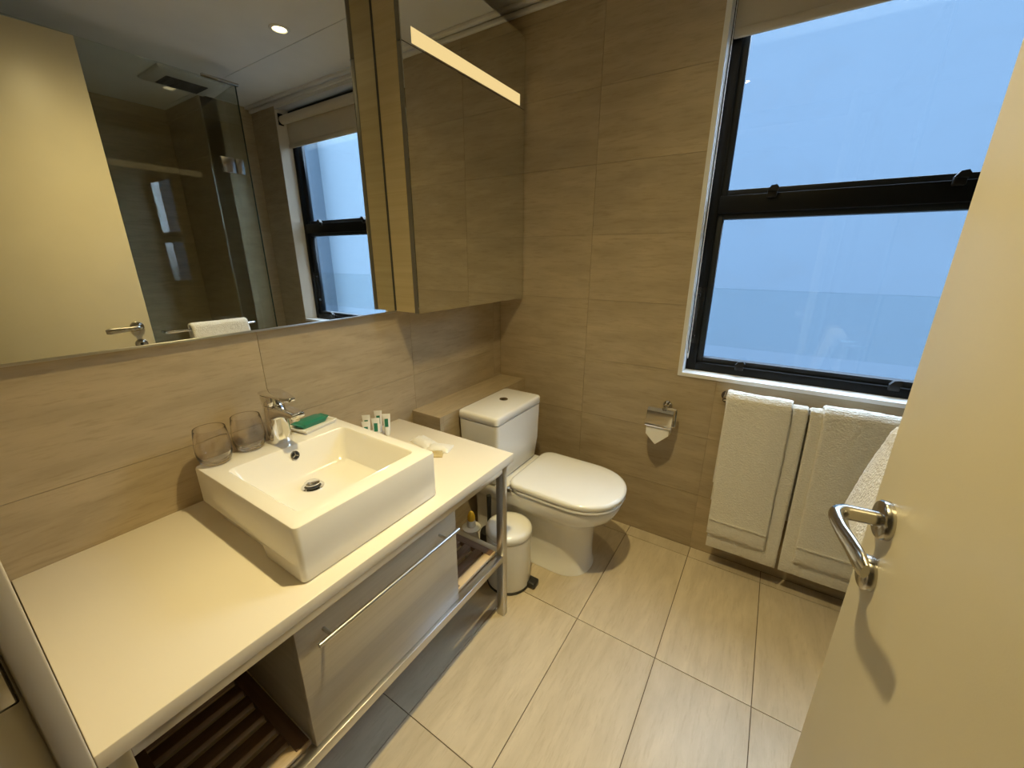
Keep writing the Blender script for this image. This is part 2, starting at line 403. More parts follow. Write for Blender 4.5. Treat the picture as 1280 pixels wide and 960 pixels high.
# white trim round the opening, at the wall face, with sill and reveal
bm = bm_()
box(bm, WX0 - .012, WX0 + .006, YB - .006, YF + .01, WZ0 - .012, WZ1)
box(bm, WX0 + .006, WX1 - .005, YB - .006, YF + .01, WZ0 - .012, WZ0 + .004)
tr = obj('trim_2', bm, 'white_trim', smooth=False); tag(tr, kind='structure')
bm = bm_(); loft(bm, [[(WX1, YB, z), (WX1 - .055, YF + .01, z), (WX1 + .02, YF + .01, z)] for z in (WZ0, WZ1)])
tag(obj('trim_3', bm, 'paint', smooth=False), kind='structure')
bm = bm_(); box(bm, WX0, WX1, YB, YF + .08, WZ1 - .004, WZ1 + .02); tag(obj('trim_4', bm, 'ceiling', smooth=False), kind='structure')
# clear guard panel inside the window
gd = thing('glass_guard', 'low clear glass safety panel across the lower window sash', 'glass panel', (1.41, 1.855, 1.0))
bm = bm_(); box(bm, .987, 1.86, 1.852, 1.858, 1.002, 1.242); obj('panel', bm, 'guard', gd, smooth=False)
bm = bm_(); box(bm, .986, 1.861, 1.8515, 1.8585, 1.241, 1.2432); obj('edge', bm, 'guard', gd, smooth=False)
for x in (1.0, 1.845):
    for z in (1.03, 1.21):
        bm = bm_(); box(bm, x - .008, x + .008, 1.858, YF, z - .008, z + .008, .002); obj('clamp', bm, 'black', gd)
# roller blind
rb = thing('roller_blind', 'cream roller blind drawn up at the top of the window', 'blind', (1.47, 1.845, 2.11))
BX0, BX1 = WX0 + .012, WX1 - .03
bm = bm_(); tube(bm, [(BX0, 1.845, 2.30), (BX1, 1.845, 2.30)], .028, 24); obj('roll', bm, 'blind', rb)
bm = bm_(); box(bm, BX0 + .004, BX1 - .004, 1.8665, 1.8685, 2.15, 2.30); obj('fabric', bm, 'blind', rb, smooth=False)
bm = bm_(); box(bm, BX0 + .004, BX1 - .004, 1.861, 1.874, 2.121, 2.152, .005); obj('bottom_bar', bm, 'blind', rb)
for x in (BX0 - .008, BX1 + .002):
    bm = bm_(); box(bm, x, x + .006, 1.815, 1.878, 2.265, 2.34, .002); obj('bracket', bm, 'black', rb)
bm = bm_(); bd = smooth_path([(WX0 + .012, 1.822, 2.29), (WX0 + .010, 1.819, 1.7), (WX0 + .009, 1.816, 1.1), (WX0 + .011, 1.815, .975), (WX0 + .016, 1.818, .962), (WX0 + .020, 1.822, .975), (WX0 + .018, 1.826, 1.4), (WX0 + .018, 1.832, 2.29)], 5)
tube(bm, bd, .0017, 6); obj('bead_chain', bm, 'white_trim', rb)

# ------------------------------------------------------------------ door, frame
bm = bm_()
box(bm, .66, .74, -.0746, YN + .0025, 0, 2.29, .002)
box(bm, .66, .727, -.145, -.0746, 0, 2.31, .002)
box(bm, 1.56, 1.62, -.145, YN + .0025, 0, 2.29, .002); box(bm, .66, 1.62, -.145, YN + .0025, 2.272, 2.31, .002)
df = obj('trim_5', bm, 'paint'); tag(df, kind='structure')
bm = bm_(); box(bm, .7265, .7295, -.110, -.077, .95, 1.08, .003); sp_ = obj('strike_plate', bm, 'nickel', df)
bm = bm_(); box(bm, .729, .7300, -.103, -.086, .985, 1.045, .0); obj('latch_hole', bm, 'drain_dark', sp_)

HX, HY = 1.532, -.058
fe = Vector((1.4545, .674)); dv = fe - Vector((HX, HY)); DW = dv.length
door = thing('door_1', loc=(0, 0, 0), kind='structure')
# local: x along leaf from hinge, y = normal pointing away from the camera side face (+y = behind), built with face at y=0
def dobj(name, bm, mat, parent): return obj(name, bm, mat, parent)
bm = bm_(); box(bm, 0, DW, -.040, 0, .008, 2.258, .0015); leaf = dobj('leaf', bm, 'door', door)
RX, RZ = DW - .055, 1.020
def disc(bm, x, z, r, y0, y1, n=32, b=.0025):
    rings = []
    for (rr_, y) in ((r, y0), (r, y1 - b), (r - b, y1)):
        rings.append([(x + rr_ * math.cos(2 * PI * i / n), y, z + rr_ * math.sin(2 * PI * i / n)) for i in range(n)])
    loft(bm, rings)
for s in (1,):
    bm = bm_(); disc(bm, RX, RZ, .027, 0, .011); rose = dobj('handle_rose', bm, 'nickel', door)
    P = smooth_path([(RX, .008, RZ, .0105, 1), (RX, .035, RZ, .0105, 1), (RX - .002, .050, RZ, .0110, 1), (RX - .015, .060, RZ, .0115, .8), (RX - .045, .0605, RZ - .002, .0115, .62), (RX - .08, .056, RZ - .004, .0135, .5), (RX - .108, .053, RZ - .006, .0145, .45), (RX - .122, .052, RZ - .007, .010, .4)], 5)
    bm = bm_(); tube(bm, [p[:3] for p in P], [p[3] for p in P], 16, [p[4] for p in P], up=(0, 0, 1)); dobj('lever', bm, 'nickel', rose)
    bm = bm_(); disc(bm, RX, RZ - .088, .0255, 0, .011); pr_ = dobj('privacy_rose', bm, 'nickel', door)
    bm = bm_(); disc(bm, RX, RZ - .088, .007, .011, .0135, 16, .001); dobj('lock_slot', bm, 'drain_dark', pr_)
for z in (.25, 1.13, 2.0):
    bm = bm_(); tube(bm, [(-.004, .006, z - .05), (-.004, .006, z + .05)], .006, 12); dobj('hinge', bm, 'nickel', door)
# local +y must face the vanity (-x): rotate so local x -> dv, local y -> left of dv
ang = math.atan2(dv.y, dv.x)
door.location = (HX, HY, 0); door.rotation_euler = (0, 0, ang)

# ------------------------------------------------------------------ lights
def beam(L, p=4.2):
    """reflector lamp: intensity falls off smoothly away from the axis"""
    L.use_nodes = True; t = L.node_tree; em = t.nodes['Emission']
    g = N(t, 'ShaderNodeNewGeometry'); d = N(t, 'ShaderNodeVectorMath', operation='DOT_PRODUCT')
    t.links.new(g.outputs['Incoming'], d.inputs[0]); t.links.new(g.outputs['Normal'], d.inputs[1])
    ab = N(t, 'ShaderNodeMath', operation='ABSOLUTE'); pw = N(t, 'ShaderNodeMath', operation='POWER'); pw.inputs[1].default_value = p
    t.links.new(d.outputs['Value'], ab.inputs[0]); t.links.new(ab.outputs[0], pw.inputs[0]); t.links.new(pw.outputs[0], em.inputs['Strength'])
def downlight(x, y, label, power):
    t = thing('ceiling_downlight', label, 'downlight', (x, y, CEIL - .006), 'recessed ceiling downlights')
    bm = bm_()
    pr = [(.030, -.0005), (.034, -.006), (.043, -.006), (.047, -.002), (.047, .0), (.030, .0)]
    lathe(bm, [(r, z + CEIL) for r, z in pr] + [(pr[0][0], pr[0][1] + CEIL)], (x, y, 0), 36, cap=False); obj('trim_ring', bm, 'plastic_white', t)
    bm = bm_(); lathe(bm, [(.030, CEIL - .0015), (.030, CEIL - .0005)], (x, y, 0), 28); obj('lens', bm, 'lamp', t)
    L = bpy.data.lights.new('downlight_lamp', 'AREA'); L.shape = 'DISK'; L.size = .058; L.energy = power; L.color = LAMP_COL; beam(L)
    lo = bpy.data.objects.new('downlight_lamp', L); COL.objects.link(lo); lo.parent = t; lo.location = (0, 0, .0035)
    return t
downlight(1.00, 1.33, 'lit recessed ceiling downlight seen in the big mirror', LAMP_W[0])
downlight(.895, .605, 'lit recessed ceiling downlight above the front edge of the countertop', LAMP_W[1])

# ------------------------------------------------------------------ mirrors
MX, MZ0, MZ1, CY = .018, 1.155, 2.305, 1.05
wm = thing('wall_mirror', 'large frameless wall mirror above the countertop', 'mirror', (0, .5, MZ0))
bm = bm_(); box(bm, .0005, MX - .005, YN + .004, CY, MZ0, MZ1); obj('backing', bm, 'carcass', wm, smooth=False)
bm = bm_(); box(bm, MX - .005, MX, YN + .004, CY - .001, MZ0 + .003, MZ1); obj('mirror_glass', bm, 'mirror', wm, smooth=False)
bm = bm_(); box(bm, .0005, MX + .0025, YN + .004, CY - .001, MZ0 - .003, MZ0 + .003, .0008); obj('bottom_channel', bm, 'steel', wm)
mc = thing('mirror_cabinet', 'mirror-fronted wall cabinet with a lit strip above the toilet', 'cabinet', (.07, 1.43, MZ0))
DX = .148; YE = YB - .003; ZS = 2.0195
bm = bm_()
box(bm, .0005, .1235, CY, CY + .018, MZ0 + .002, MZ1, .0006); box(bm, .0005, .1235, YE - .018, YE, MZ0 + .002, MZ1, .0006)
box(bm, .0005, .1235, CY + .018, YE - .018, MZ0 + .004, MZ0 + .022); box(bm, .0005, .1235, CY + .018, YE - .018, MZ1 - .02, MZ1)
box(bm, .0005, .008, CY + .018, YE - .018, MZ0 + .022, MZ1 - .02)
bm2 = bm_(); box(bm2, MX + .0002, MX + .005, CY - .0012, CY, MZ0 + .004, MZ1); obj('painted_shadow_gap', bm2, 'vent_dark', mc, smooth=False)  # dark strip painting the shade where cabinet and mirror meet
# grain upright: build lying along local x then stand up via object rotation is not needed; veneer noise is fine either way
obj('carcass', bm, 'beige_wood', mc, smooth=False)
def mdoor(name, z0, z1, hole_=None):
    bm = bm_(); box(bm, .1245, DX - .004, CY, YE, z0, z1, .0006); d = obj(name, bm, 'grey_edge', mc)
    F = frame((DX, 0, 0), (0, 1, 0), (0, 0, 1))
    me = slab_mesh('mirror_glass', CY + .0008, YE - .0008, z0 + .0008, z1 - .0008, hole_ or [], .0038); me.materials.append(M['mirror'])
    link_mesh('mirror_glass', me, F, d); return d
mdoor('mirror_door', MZ0, ZS)
up_ = mdoor('upper_panel', ZS + .004, MZ1, [(1.0935, 1.764, 2.0265, 2.0725)])
bm = bm_(); box(bm, DX - .0038, DX - .001, 1.0935, 1.764, 2.0265, 2.0725); obj('light_strip', bm, 'strip', up_, smooth=False)
bm = bm_(); box(bm, DX - .004, DX + .002, CY, YE, ZS + .0005, ZS + .0036); obj('edge_strip', bm, 'chrome', mc, smooth=False)

# ------------------------------------------------------------------ vanity
CZ, CD, CY0, CY1 = .6973, .589, -.053, 1.032
bm = bm_(); box(bm, .0015, CD, CY0, CY1, CZ - .031, CZ, .0016)
tag(obj('countertop', bm, 'worktop'), 'long cream countertop carrying the white basin', 'countertop')
st = thing('vanity_stand', 'stainless steel frame on square legs under the countertop', 'stand', (.3, .5, 0))
SX0, SX1, SY0, SY1 = .553, .583, .972, .998
ZU = CZ - .0315
for (a, b, c, d_) in ((SX0, SX1, SY0, SY1), (SX0, SX1, -.045, -.019), (.012, .042, SY0, SY1), (.012, .042, -.045, -.019)):
    bm = bm_(); box(bm, a, b, c, d_, 0, ZU, .0012); obj('leg', bm, 'steel', st)
for x in (SX0, .012):
    for z in (ZU - .024, .262):
        bm = bm_(); box(bm, x + .001, x + .029, -.019, SY0, z, z + (.024 if z > .5 else .028), .0012); obj('long_rail', bm, 'steel', st)
for y in (SY0, -.045):
    for z in (ZU - .024, .272):
        bm = bm_(); box(bm, .042, SX0, y + .001, y + .025, z, z + .024, .0012); obj('side_rail', bm, 'steel', st)
# drawer cabinet
dc = thing('drawer_cabinet', 'wide grey-oak drawer unit hung below the basin', 'drawer unit', (.3, .48, .291))
DY0, DY1, DZ0, DZ1 = .231, .733, .2915, .634
bm = bm_()
box(bm, .05, .549, DY0 + .002, DY0 + .02, DZ0, DZ1); box(bm, .05, .549, DY1 - .02, DY1 - .002, DZ0, DZ1)
box(bm, .05, .549, DY0 + .02, DY1 - .02, DZ0, DZ0 + .016); box(bm, .05, .058, DY0 + .02, DY1 - .02, DZ0 + .016, DZ1); box(bm, .058, .549, DY0 + .02, DY1 - .02, DZ1 - .012, DZ1)
obj('carcass', bm, 'veneer', dc, smooth=False)
# drawer front: grain along y -> local x axis, so build it turned
def along_y(name, x0, x1, y0, y1, z0, z1, mat, parent, bev=.001):
    """a bar whose local x axis is world y, so that the grain runs along it"""
    L = y1 - y0; wv = x1 - x0; hv = z1 - z0
    bm = bm_(); box(bm, -L / 2, L / 2, -wv / 2, wv / 2, 0, hv, bev)
    o = obj(name, bm, mat, None, origin=(0, 0, 0))
    o.parent = parent; c = Vector(((x0 + x1) / 2, (y0 + y1) / 2, z0)); ORG[o.name] = c
    o.matrix_local = Matrix.Translation(c - world_origin(parent)) @ Matrix.Rotation(PI / 2, 4, 'Z')
    return o
front = along_y('drawer_front', .550, .569, DY0, DY1, DZ0 - .001, DZ1, 'veneer', dc, .0012)
def put(o, parent):   # parent an already built world-space mesh to a turned part
    bpy.context.view_layer.update()
    w = o.matrix_world.copy(); o.parent = parent; o.matrix_parent_inverse = parent.matrix_world.inverted(); return o
bm = bm_(); tube(bm, [(.600, .262, .587), (.600, .712, .587)], .0055, 14); hb = obj('handle', bm, 'steel')
bm = bm_()
put(hb, front)
for y in (.292, .660):
    bm = bm_(); tube(bm, [(.568, y, .587), (.599, y, .587)], .0042, 12); put(obj('handle_post', bm, 'steel'), front)
# slatted shelves
def shelf(y0, y1, label, edge):
    t = thing('slatted_shelf', label, 'shelf', (.3, (y0 + y1) / 2, .272), 'slatted shelves under the countertop')
    zt = .302
    for (a, b) in ((y0, y0 + .03), (y1 - .03, y1)):
        bm = bm_(); box(bm, .05, .545, a, b, zt - .02, zt, .001); obj('cross_bar', bm, 'teak', t)
    x = .062
    while x < .50:
        along_y('slat', x, x + .030, y0 + .03, y1 - .03, zt - .018, zt, 'teak', t); x += .052
    along_y('front_edge', .518, .551, y0, y1, zt - .012, zt - .001 if edge else zt - .003, 'teak_edge', t)
    return t
shelf(.738, .968, 'short brown slatted shelf beside the steel leg next to the bin', True)
shelf(-.015, .228, 'brown slatted shelf in the open bay left of the drawer', False)

# ------------------------------------------------------------------ basin
BZ, BX0_, BX1_, BY0, BY1 = .838, .072, .543, .281, .690
ba = thing('wash_basin', 'square white ceramic vessel basin on the countertop', 'basin', (.3, .485, CZ))
def rrect(x0, x1, y0, y1, r, z, n=5):
    out = []
    for (cx, cyy, a0) in ((x1 - r, y1 - r, 0), (x0 + r, y1 - r, 90), (x0 + r, y0 + r, 180), (x1 - r, y0 + r, 270)):
        for i in range(n + 1):
            a = math.radians(a0 + 90 * i / n); out.append((cx + r * math.cos(a), cyy + r * math.sin(a), z))
    return out
bm = bm_()
ro = .012; ZL = .738
def outer(z, ins=0.0, r=ro): return rrect(BX0_ + ins, BX1_ - ins, BY0 + ins, BY1 - ins, max(r, .003), z)
rings = [rrect(.10, .50, BY0 + .02, BY1 - .02, .012, ZL), outer(ZL), outer(ZL + .03), outer(BZ - .006), outer(BZ - .0018, .0015), outer(BZ, .006)]
ix0, ix1, iy0, iy1 = .172, .492, .322, .652
rings += [rrect(ix0 - .004, ix1 + .004, iy0 - .004, iy1 + .004, .016, BZ), rrect(ix0, ix1, iy0, iy1, .016, BZ - .004),
          rrect(ix0 + .016, ix1 - .006, iy0 + .012, iy1 - .014, .02, BZ - .05), rrect(ix0 + .034, ix1 - .012, iy0 + .022, iy1 - .028, .026, BZ - .086),
          rrect(ix0 + .048, ix1 - .026, iy0 + .036, iy1 - .042, .03, BZ - .094), rrect(ix0 + .085, ix1 - .10, iy0 + .10, iy1 - .10, .03, BZ - .097)]
loft(bm, rings)
# front apron down to the worktop with slanted rear, and the set-back base below
def apron(z, xr, ins): return rrect(xr, BX1_ - ins, BY0 + ins, BY1 - ins, ro, z)
loft(bm, [apron(CZ + .0005, .394, .005), apron(CZ + .003, .388, .0015), apron(CZ + .007, .385, 0), apron(CZ + .030, .376, 0), apron(ZL - .003, .368, 0), apron(ZL, .360, 0)])
loft(bm, [rrect(.125, .40, BY0 + .016, BY1 - .016, .02, CZ + .0005), rrect(.105, .40, BY0 + .008, BY1 - .008, .02, ZL + .002)])
obj('bowl', bm, 'ceramic', ba, angle=35)
dz = BZ - .097
dr = None
bm = bm_(); lathe(bm, [(.030, dz + .0002), (.030, dz + .003), (.022, dz + .0035), (.020, dz + .001)], (.268, .478, 0), 32); dr = obj('drain_ring', bm, 'chrome', ba)
bm = bm_(); lathe(bm, [(.020, dz + .0012), (.020, dz + .0030)], (.268, .478, 0), 24); obj('drain_hole', bm, 'drain_dark', dr)
bm = bm_(); lathe(bm, [(.012, dz + .003), (.012, dz + .011), (.0205, dz + .012), (.0205, dz + .0145), (.018, dz + .0165)], (.268, .478, 0), 28); obj('drain_plug', bm, 'chrome', dr)
# overflow on the rear wall of the bowl
ox, oy, oz = .1815, .487, BZ - .026
nrm = Vector((.94, 0, .34)).normalized(); tv = Vector((0, 1, 0)); bv = nrm.cross(tv)
def odisc(bm, r, a, b, n=28):
    loft(bm, [[Vector((ox, oy, oz)) + nrm * h + tv * (r * math.cos(2 * PI * i / n)) + bv * (r * math.sin(2 * PI * i / n)) for i in range(n)] for h in (a, b)])
bm = bm_(); odisc(bm, .0125, -.004, .0022); ov = obj('overflow_cap', bm, 'nickel', ba)
bm = bm_(); odisc(bm, .0095, .002, .0026); ovd = obj('overflow_hole', bm, 'drain_dark', ov)
for k in range(3):
    a = 2 * PI * k / 3 + PI / 2
    q = Vector((ox, oy, oz)) + nrm * .003
    bm = bm_(); tube(bm, [q, q + (tv * math.cos(a) + bv * math.sin(a)) * .0098], .0013, 6); obj('overflow_spoke', bm, 'nickel', ov)

# ------------------------------------------------------------------ faucet
fa = thing('basin_faucet', 'chrome single-lever mixer tap on the basin rim', 'tap', (.105, .492, BZ))
fx, fy = .103, .492
bm = bm_()
def ell(cx, cyy, z, a, b, n=28, ex=2.6):
    out = []
    for i in range(n):
        t = 2 * PI * i / n; c, s = math.cos(t), math.sin(t)
        out.append((cx + a * abs(c) ** (2 / ex) * (1 if c >= 0 else -1), cyy + b * abs(s) ** (2 / ex) * (1 if s >= 0 else -1), z))
    return out
loft(bm, [ell(fx, fy, BZ + .0003, .031, .030), ell(fx, fy, BZ + .006, .031, .030), ell(fx - .001, fy, BZ + .06, .0295, .0285), ell(fx - .001, fy, BZ + .108, .0285, .0275), ell(fx - .001, fy, BZ + .1145, .0275, .0265)])
obj('body', bm, 'chrome', fa)
bm = bm_()
S = smooth_path([(fx + .006, BZ + .088, .026, .026), (fx + .035, BZ + .098, .0245, .0185), (fx + .070, BZ + .104, .023, .0125), (fx + .100, BZ + .1055, .0215, .0095), (fx + .121, BZ + .1055, .0195, .0085), (fx + .124, BZ + .1055, .017, .006)], 5)
rings = []
for (x, z, hw, hh) in S:
    rings.append([(x, fy + hw * abs(math.cos(t)) ** .6 * (1 if math.cos(t) >= 0 else -1), z + hh * abs(math.sin(t)) ** .6 * (1 if math.sin(t) >= 0 else -1)) for t in [2 * PI * i / 24 for i in range(24)]])
loft(bm, rings); spt = obj('spout', bm, 'chrome', fa)
bm = bm_(); lathe(bm, [(.0105, BZ + .087), (.0118, BZ + .089), (.0118, BZ + .098)], (fx + .106, fy, 0), 20); obj('aerator', bm, 'nickel', spt)
bm = bm_()
loft(bm, [ell(fx - .001, fy, BZ + .1165, .0275, .0265), ell(fx - .002, fy, BZ + .119, .0290, .0280), ell(fx - .004, fy, BZ + .140, .0290, .0280), ell(fx - .004, fy, BZ + .1455, .0285, .0275)])
cap_ = obj('handle_cap', bm, 'chrome', fa)
bm = bm_()
S = smooth_path([(fx - .0335, BZ + .148, .020, .002), (fx - .031, BZ + .1485, .0245, .0052), (fx - .005, BZ + .1500, .0285, .0058), (fx + .025, BZ + .1500, .0265, .0055), (fx + .06, BZ + .1485, .022, .005), (fx + .092, BZ + .1465, .017, .0045), (fx + .102, BZ + .1455, .010, .003)], 5)
rings = [[(x, fy + hw * abs(math.cos(t)) ** .7 * (1 if math.cos(t) >= 0 else -1), z + hh * abs(math.sin(t)) ** .7 * (1 if math.sin(t) >= 0 else -1)) for t in [2 * PI * i / 24 for i in range(24)]] for (x, z, hw, hh) in S]
loft(bm, rings); obj('lever', bm, 'chrome', cap_)

# ------------------------------------------------------------------ tumblers
def tumbler(x, y, label):
    t = None
    bm = bm_()
    out = [(.0, 0), (.026, 0), (.0305, .0015), (.036, .009), (.0395, .022), (.0412, .040), (.0408, .055), (.0388, .076), (.0358, .097), (.0351, .0985)]
    inn = [(.0342, .098), (.0374, .076), (.0394, .055), (.0397, .040), (.0375, .024), (.033, .013), (.026, .009), (.0, .008)]
    pr = [(max(r, .0004), z) for r, z in out + inn]
    lathe(bm, pr, (x, y, BZ + .0004), 40, cap=True)
    return tag(obj('drinking_glass', bm, 'tumbler', angle=60), label, 'glass', 'drinking glasses on the basin rim')
tumbler(.096, .326, 'stemless drinking glass at the left corner of the basin rim')
tumbler(.084, .419, 'stemless drinking glass next to the chrome tap')

# ------------------------------------------------------------------ soap dish, soap
def turned(fn_list, loc, rz, root):
    root.location = loc; root.rotation_euler = (0, 0, rz)
sd = thing('soap_dish', 'square white ceramic soap dish on the basin rim', 'soap dish')
bm = bm_()
loft(bm, [rrect(-.040, .040, -.054, .054, .003, .0004), rrect(-.047, .047, -.061, .061, .003, .011), rrect(-.0468, .0468, -.0608, .0608, .003, .013), rrect(-.041, .041, -.055, .055, .003, .0130), rrect(-.039, .039, -.053, .053, .003, .010)])
obj('dish', bm, 'ceramic', sd); turned(None, (.085, .604, BZ), math.radians(9), sd)
so = thing('soap_bar', 'soap bar in a dark green wrapper lying in the soap dish', 'soap')
bm = bm_()
loft(bm, [rrect(-.024, .024, -.040, .040, .008, .0), rrect(-.027, .027, -.043, .043, .009, .006), rrect(-.027, .027, -.043, .043, .009, .014), rrect(-.019, .019, -.035, .035, .008, .0195)])
wr_ = obj('wrapper', bm, 'green', so)
for s in (-1, 1):
    bm = bm_(); loft(bm, [[(-.022, s * .041, .006), (.022, s * .041, .006), (.022, s * .041, .014), (-.022, s * .041, .014)], [(-.020, s * .054, .012), (.020, s * .054, .013), (.020, s * .054, .0155), (-.020, s * .054, .0145)]]); obj('wrapper_end', bm, 'green', so)
turned(None, (.085, .600, BZ + .0095), math.radians(4), so)

# ------------------------------------------------------------------ amenity tubes standing behind the basin
def tube_bottle(x, y, rz, h, label, grp='small white toiletry tubes behind the basin'):
    t = thing('toiletry_tube', label, 'tube', group=grp)
    bm = bm_(); lathe(bm, [(.0095, 0), (.010, .002), (.010, .016), (.008, .018)], (0, 0, 0), 20); obj('cap', bm, 'plastic_white', t)
    bm = bm_()
    rings = []
    for k in range(9):
        f = k / 8; a = .011 + .0045 * f; b = .011 * (1 - f) + .0008
        z = .018 + (h - .018) * f
        rings.append([(a * math.cos(2 * PI * i / 20), b * math.sin(2 * PI * i / 20), z) for i in range(20)])
    loft(bm, rings); bd_ = obj('body', bm, 'plastic_white', t)
    bm = bm_()
    z0, z1 = h * .42, h * .78
    def yb(z): f = (z - .018) / (h - .018); return -(.011 * (1 - f) + .0008) - .0006
    loft(bm, [[(-.0065, yb(z), z), (.0065, yb(z), z), (.0065, yb(z) + .003, z), (-.0065, yb(z) + .003, z)] for z in (z0, (z0 + z1) / 2, z1)])
    obj('green_label', bm, 'green', bd_)
    t.location = (x, y, CZ + .0003); t.rotation_euler = (0, 0, rz); return t
tube_bottle(.038, .842, .75, .088, 'small white tube at the left rear of the cluster, nearest the tiled wall')
tube_bottle(.042, .895, .75, .090, 'small white tube at the far rear of the cluster, topmost in the picture')
tube_bottle(.091, .800, .75, .088, 'small white tube half hidden by the basin rim, leftmost front of the cluster')
tube_bottle(.093, .842, .75, .088, 'small white tube with green label, front and middle of the cluster')
tube_bottle(.092, .893, .75, .088, 'small white tube with green label, rightmost of the cluster')
# sachets
def sachet(x, y, rz, L, Wd, mat, label, seed, z=.0005, ht=.012):
    bm = bm_(); nx, ny = 18, 12; rnd = random.Random(seed)
    def top(i, j):
        u, v = i / nx * 2 - 1, j / ny * 2 - 1
        f = max(0, 1 - abs(u) ** 5) * max(0, 1 - abs(v) ** 3)
        return f * ht + .0022 * noise.noise(Vector((u * 3 + seed, v * 3, 0))) * (1 if abs(u) < .98 else 1.6) + .0026 + .003 * (abs(u) > .86) * math.sin(v * 9)
    T = [[bm.verts.new((L / 2 * (i / nx * 2 - 1), Wd / 2 * (j / ny * 2 - 1), max(.0016, top(i, j)))) for j in range(ny + 1)] for i in range(nx + 1)]
    B = [[bm.verts.new((L / 2 * (i / nx * 2 - 1), Wd / 2 * (j / ny * 2 - 1), 0)) for j in range(ny + 1)] for i in range(nx + 1)]
    for i in range(nx):
        for j in range(ny):
            bm.faces.new((T[i][j], T[i + 1][j], T[i + 1][j + 1], T[i][j + 1])); bm.faces.new((B[i][j], B[i][j + 1], B[i + 1][j + 1], B[i + 1][j]))
    for i in range(nx): bm.faces.new((T[i][0], B[i][0], B[i + 1][0], T[i + 1][0])); bm.faces.new((T[i + 1][ny], B[i + 1][ny], B[i][ny], T[i][ny]))
    for j in range(ny): bm.faces.new((T[0][j + 1], B[0][j + 1], B[0][j], T[0][j])); bm.faces.new((T[nx][j], B[nx][j], B[nx][j + 1], T[nx][j + 1]))
    o = obj('sachet', bm, mat, angle=70, origin=(0, 0, 0)); o.location = (x, y, CZ + z); o.rotation_euler = (0, 0, rz)
    return tag(o, label, 'sachet', 'wrapped toiletries on the countertop')
sachet(.262, .920, math.radians(-12), .105, .062, 'sachet', 'white crinkled sachet lying on the countertop farther from the front edge', 3)
sachet(.345, .915, math.radians(20), .085, .060, 'sachet', 'white crinkled sachet on the countertop closer to the front edge', 9)
sachet(.352, .862, math.radians(35), .085, .045, 'sachet_tan', 'tan sachet half hidden behind the basin corner', 5, ht=.008)

# ------------------------------------------------------------------ toilet
TY = 1.415
to = thing('toilet', 'white close-coupled toilet with closed lid below the mirror cabinet', 'toilet', (.5, TY, 0))
def dshape(xr, xf, hw, z, rr_=.03, fr=1.15, n=22):
    a = min(hw * fr, (xf - xr) * .8); out = []
    for i in range(n + 1):
        t = -PI / 2 + PI * i / n
        out.append((xf - a + a * abs(math.cos(t)) ** .82, TY + hw * abs(math.sin(t)) ** .92 * (1 if t > 0 else -1), z))
    for i in range(5):
        t = PI / 2 * i / 4; out.append((xr + rr_ - rr_ * math.sin(t), TY + hw - rr_ + rr_ * math.cos(t), z))
    for i in range(5):
        t = PI / 2 * i / 4; out.append((xr + rr_ - rr_ * math.cos(t), TY - hw + rr_ - rr_ * math.sin(t), z))
    return out
bm = bm_()
SL = [(.0, .19, .772, .124), (.006, .19, .772, .124), (.012, .19, .764, .117), (.10, .19, .762, .115), (.18, .19, .764, .116), (.235, .19, .770, .120), (.268, .19, .792, .132), (.292, .19, .832, .154), (.318, .19, .862, .170), (.345, .19, .875, .178), (.370, .19, .879, .181), (.378, .19, .877, .179), (.381, .19, .870, .172)]
loft(bm, [dshape(b, c, d_, a) for a, b, c, d_ in SL]); obj('pan', bm, 'toilet_ceramic', to, angle=60)
bm = bm_()
loft(bm, [dshape(.44, .886, .183, .3845, .05), dshape(.437, .889, .186, .387, .05), dshape(.437, .889, .186, .396, .05), dshape(.44, .886, .183, .399, .05)])
obj('seat', bm, 'plastic_white', to)
bm = bm_()
loft(bm, [dshape(.425, .888, .185, .4015, .05), dshape(.422, .891, .188, .404, .05), dshape(.422, .891, .188, .415, .05), dshape(.425, .888, .185, .4215, .05), dshape(.435, .878, .175, .4255, .05), dshape(.47, .84, .14, .4275, .05)])
obj('lid', bm, 'plastic_white', to, angle=60)
for s in (-1, 1):
    bm = bm_(); box(bm, .425, .455, TY + s * .14 - .022 + s * .03, TY + s * .14 + .022 + s * .03, .3815, .3990, .004); obj('hinge', bm, 'nickel', to)
# cistern
tx0, tx1, ty0, ty1, TZ = .176, .390, TY - .203, TY + .180, .718
def bowed(z, ins=0.0, bow=.006):
    out = rrect(tx0 + ins, tx1 - ins, ty0 + ins, ty1 - ins, .020, z, 6)
    return [(x + (bow * (1 - ((y - TY) / .2) ** 2) if x > .3 else 0), y, z_) for x, y, z_ in out]
bm = bm_(); loft(bm, [bowed(.379, .03), bowed(.40, .016), bowed(.50, .006), bowed(TZ - .040, .002)]); obj('cistern', bm, 'toilet_ceramic', to, angle=60)
bm = bm_(); loft(bm, [bowed(TZ - .037, .003), bowed(TZ - .035, .0), bowed(TZ - .009, .0), bowed(TZ - .0025, .003), bowed(TZ, .010)]); tl = obj('cistern_lid', bm, 'toilet_ceramic', to, angle=60)
bm = bm_(); lathe(bm, [(.020, TZ), (.020, TZ + .003), (.016, TZ + .0045)], (.275, TY + .02, 0), 28); bt = obj('flush_button', bm, 'nickel', tl)
bm = bm_(); box(bm, .2735, .2765, TY + .004, TY + .036, TZ + .0046, TZ + .005); obj('button_split', bm, 'drain_dark', bt)
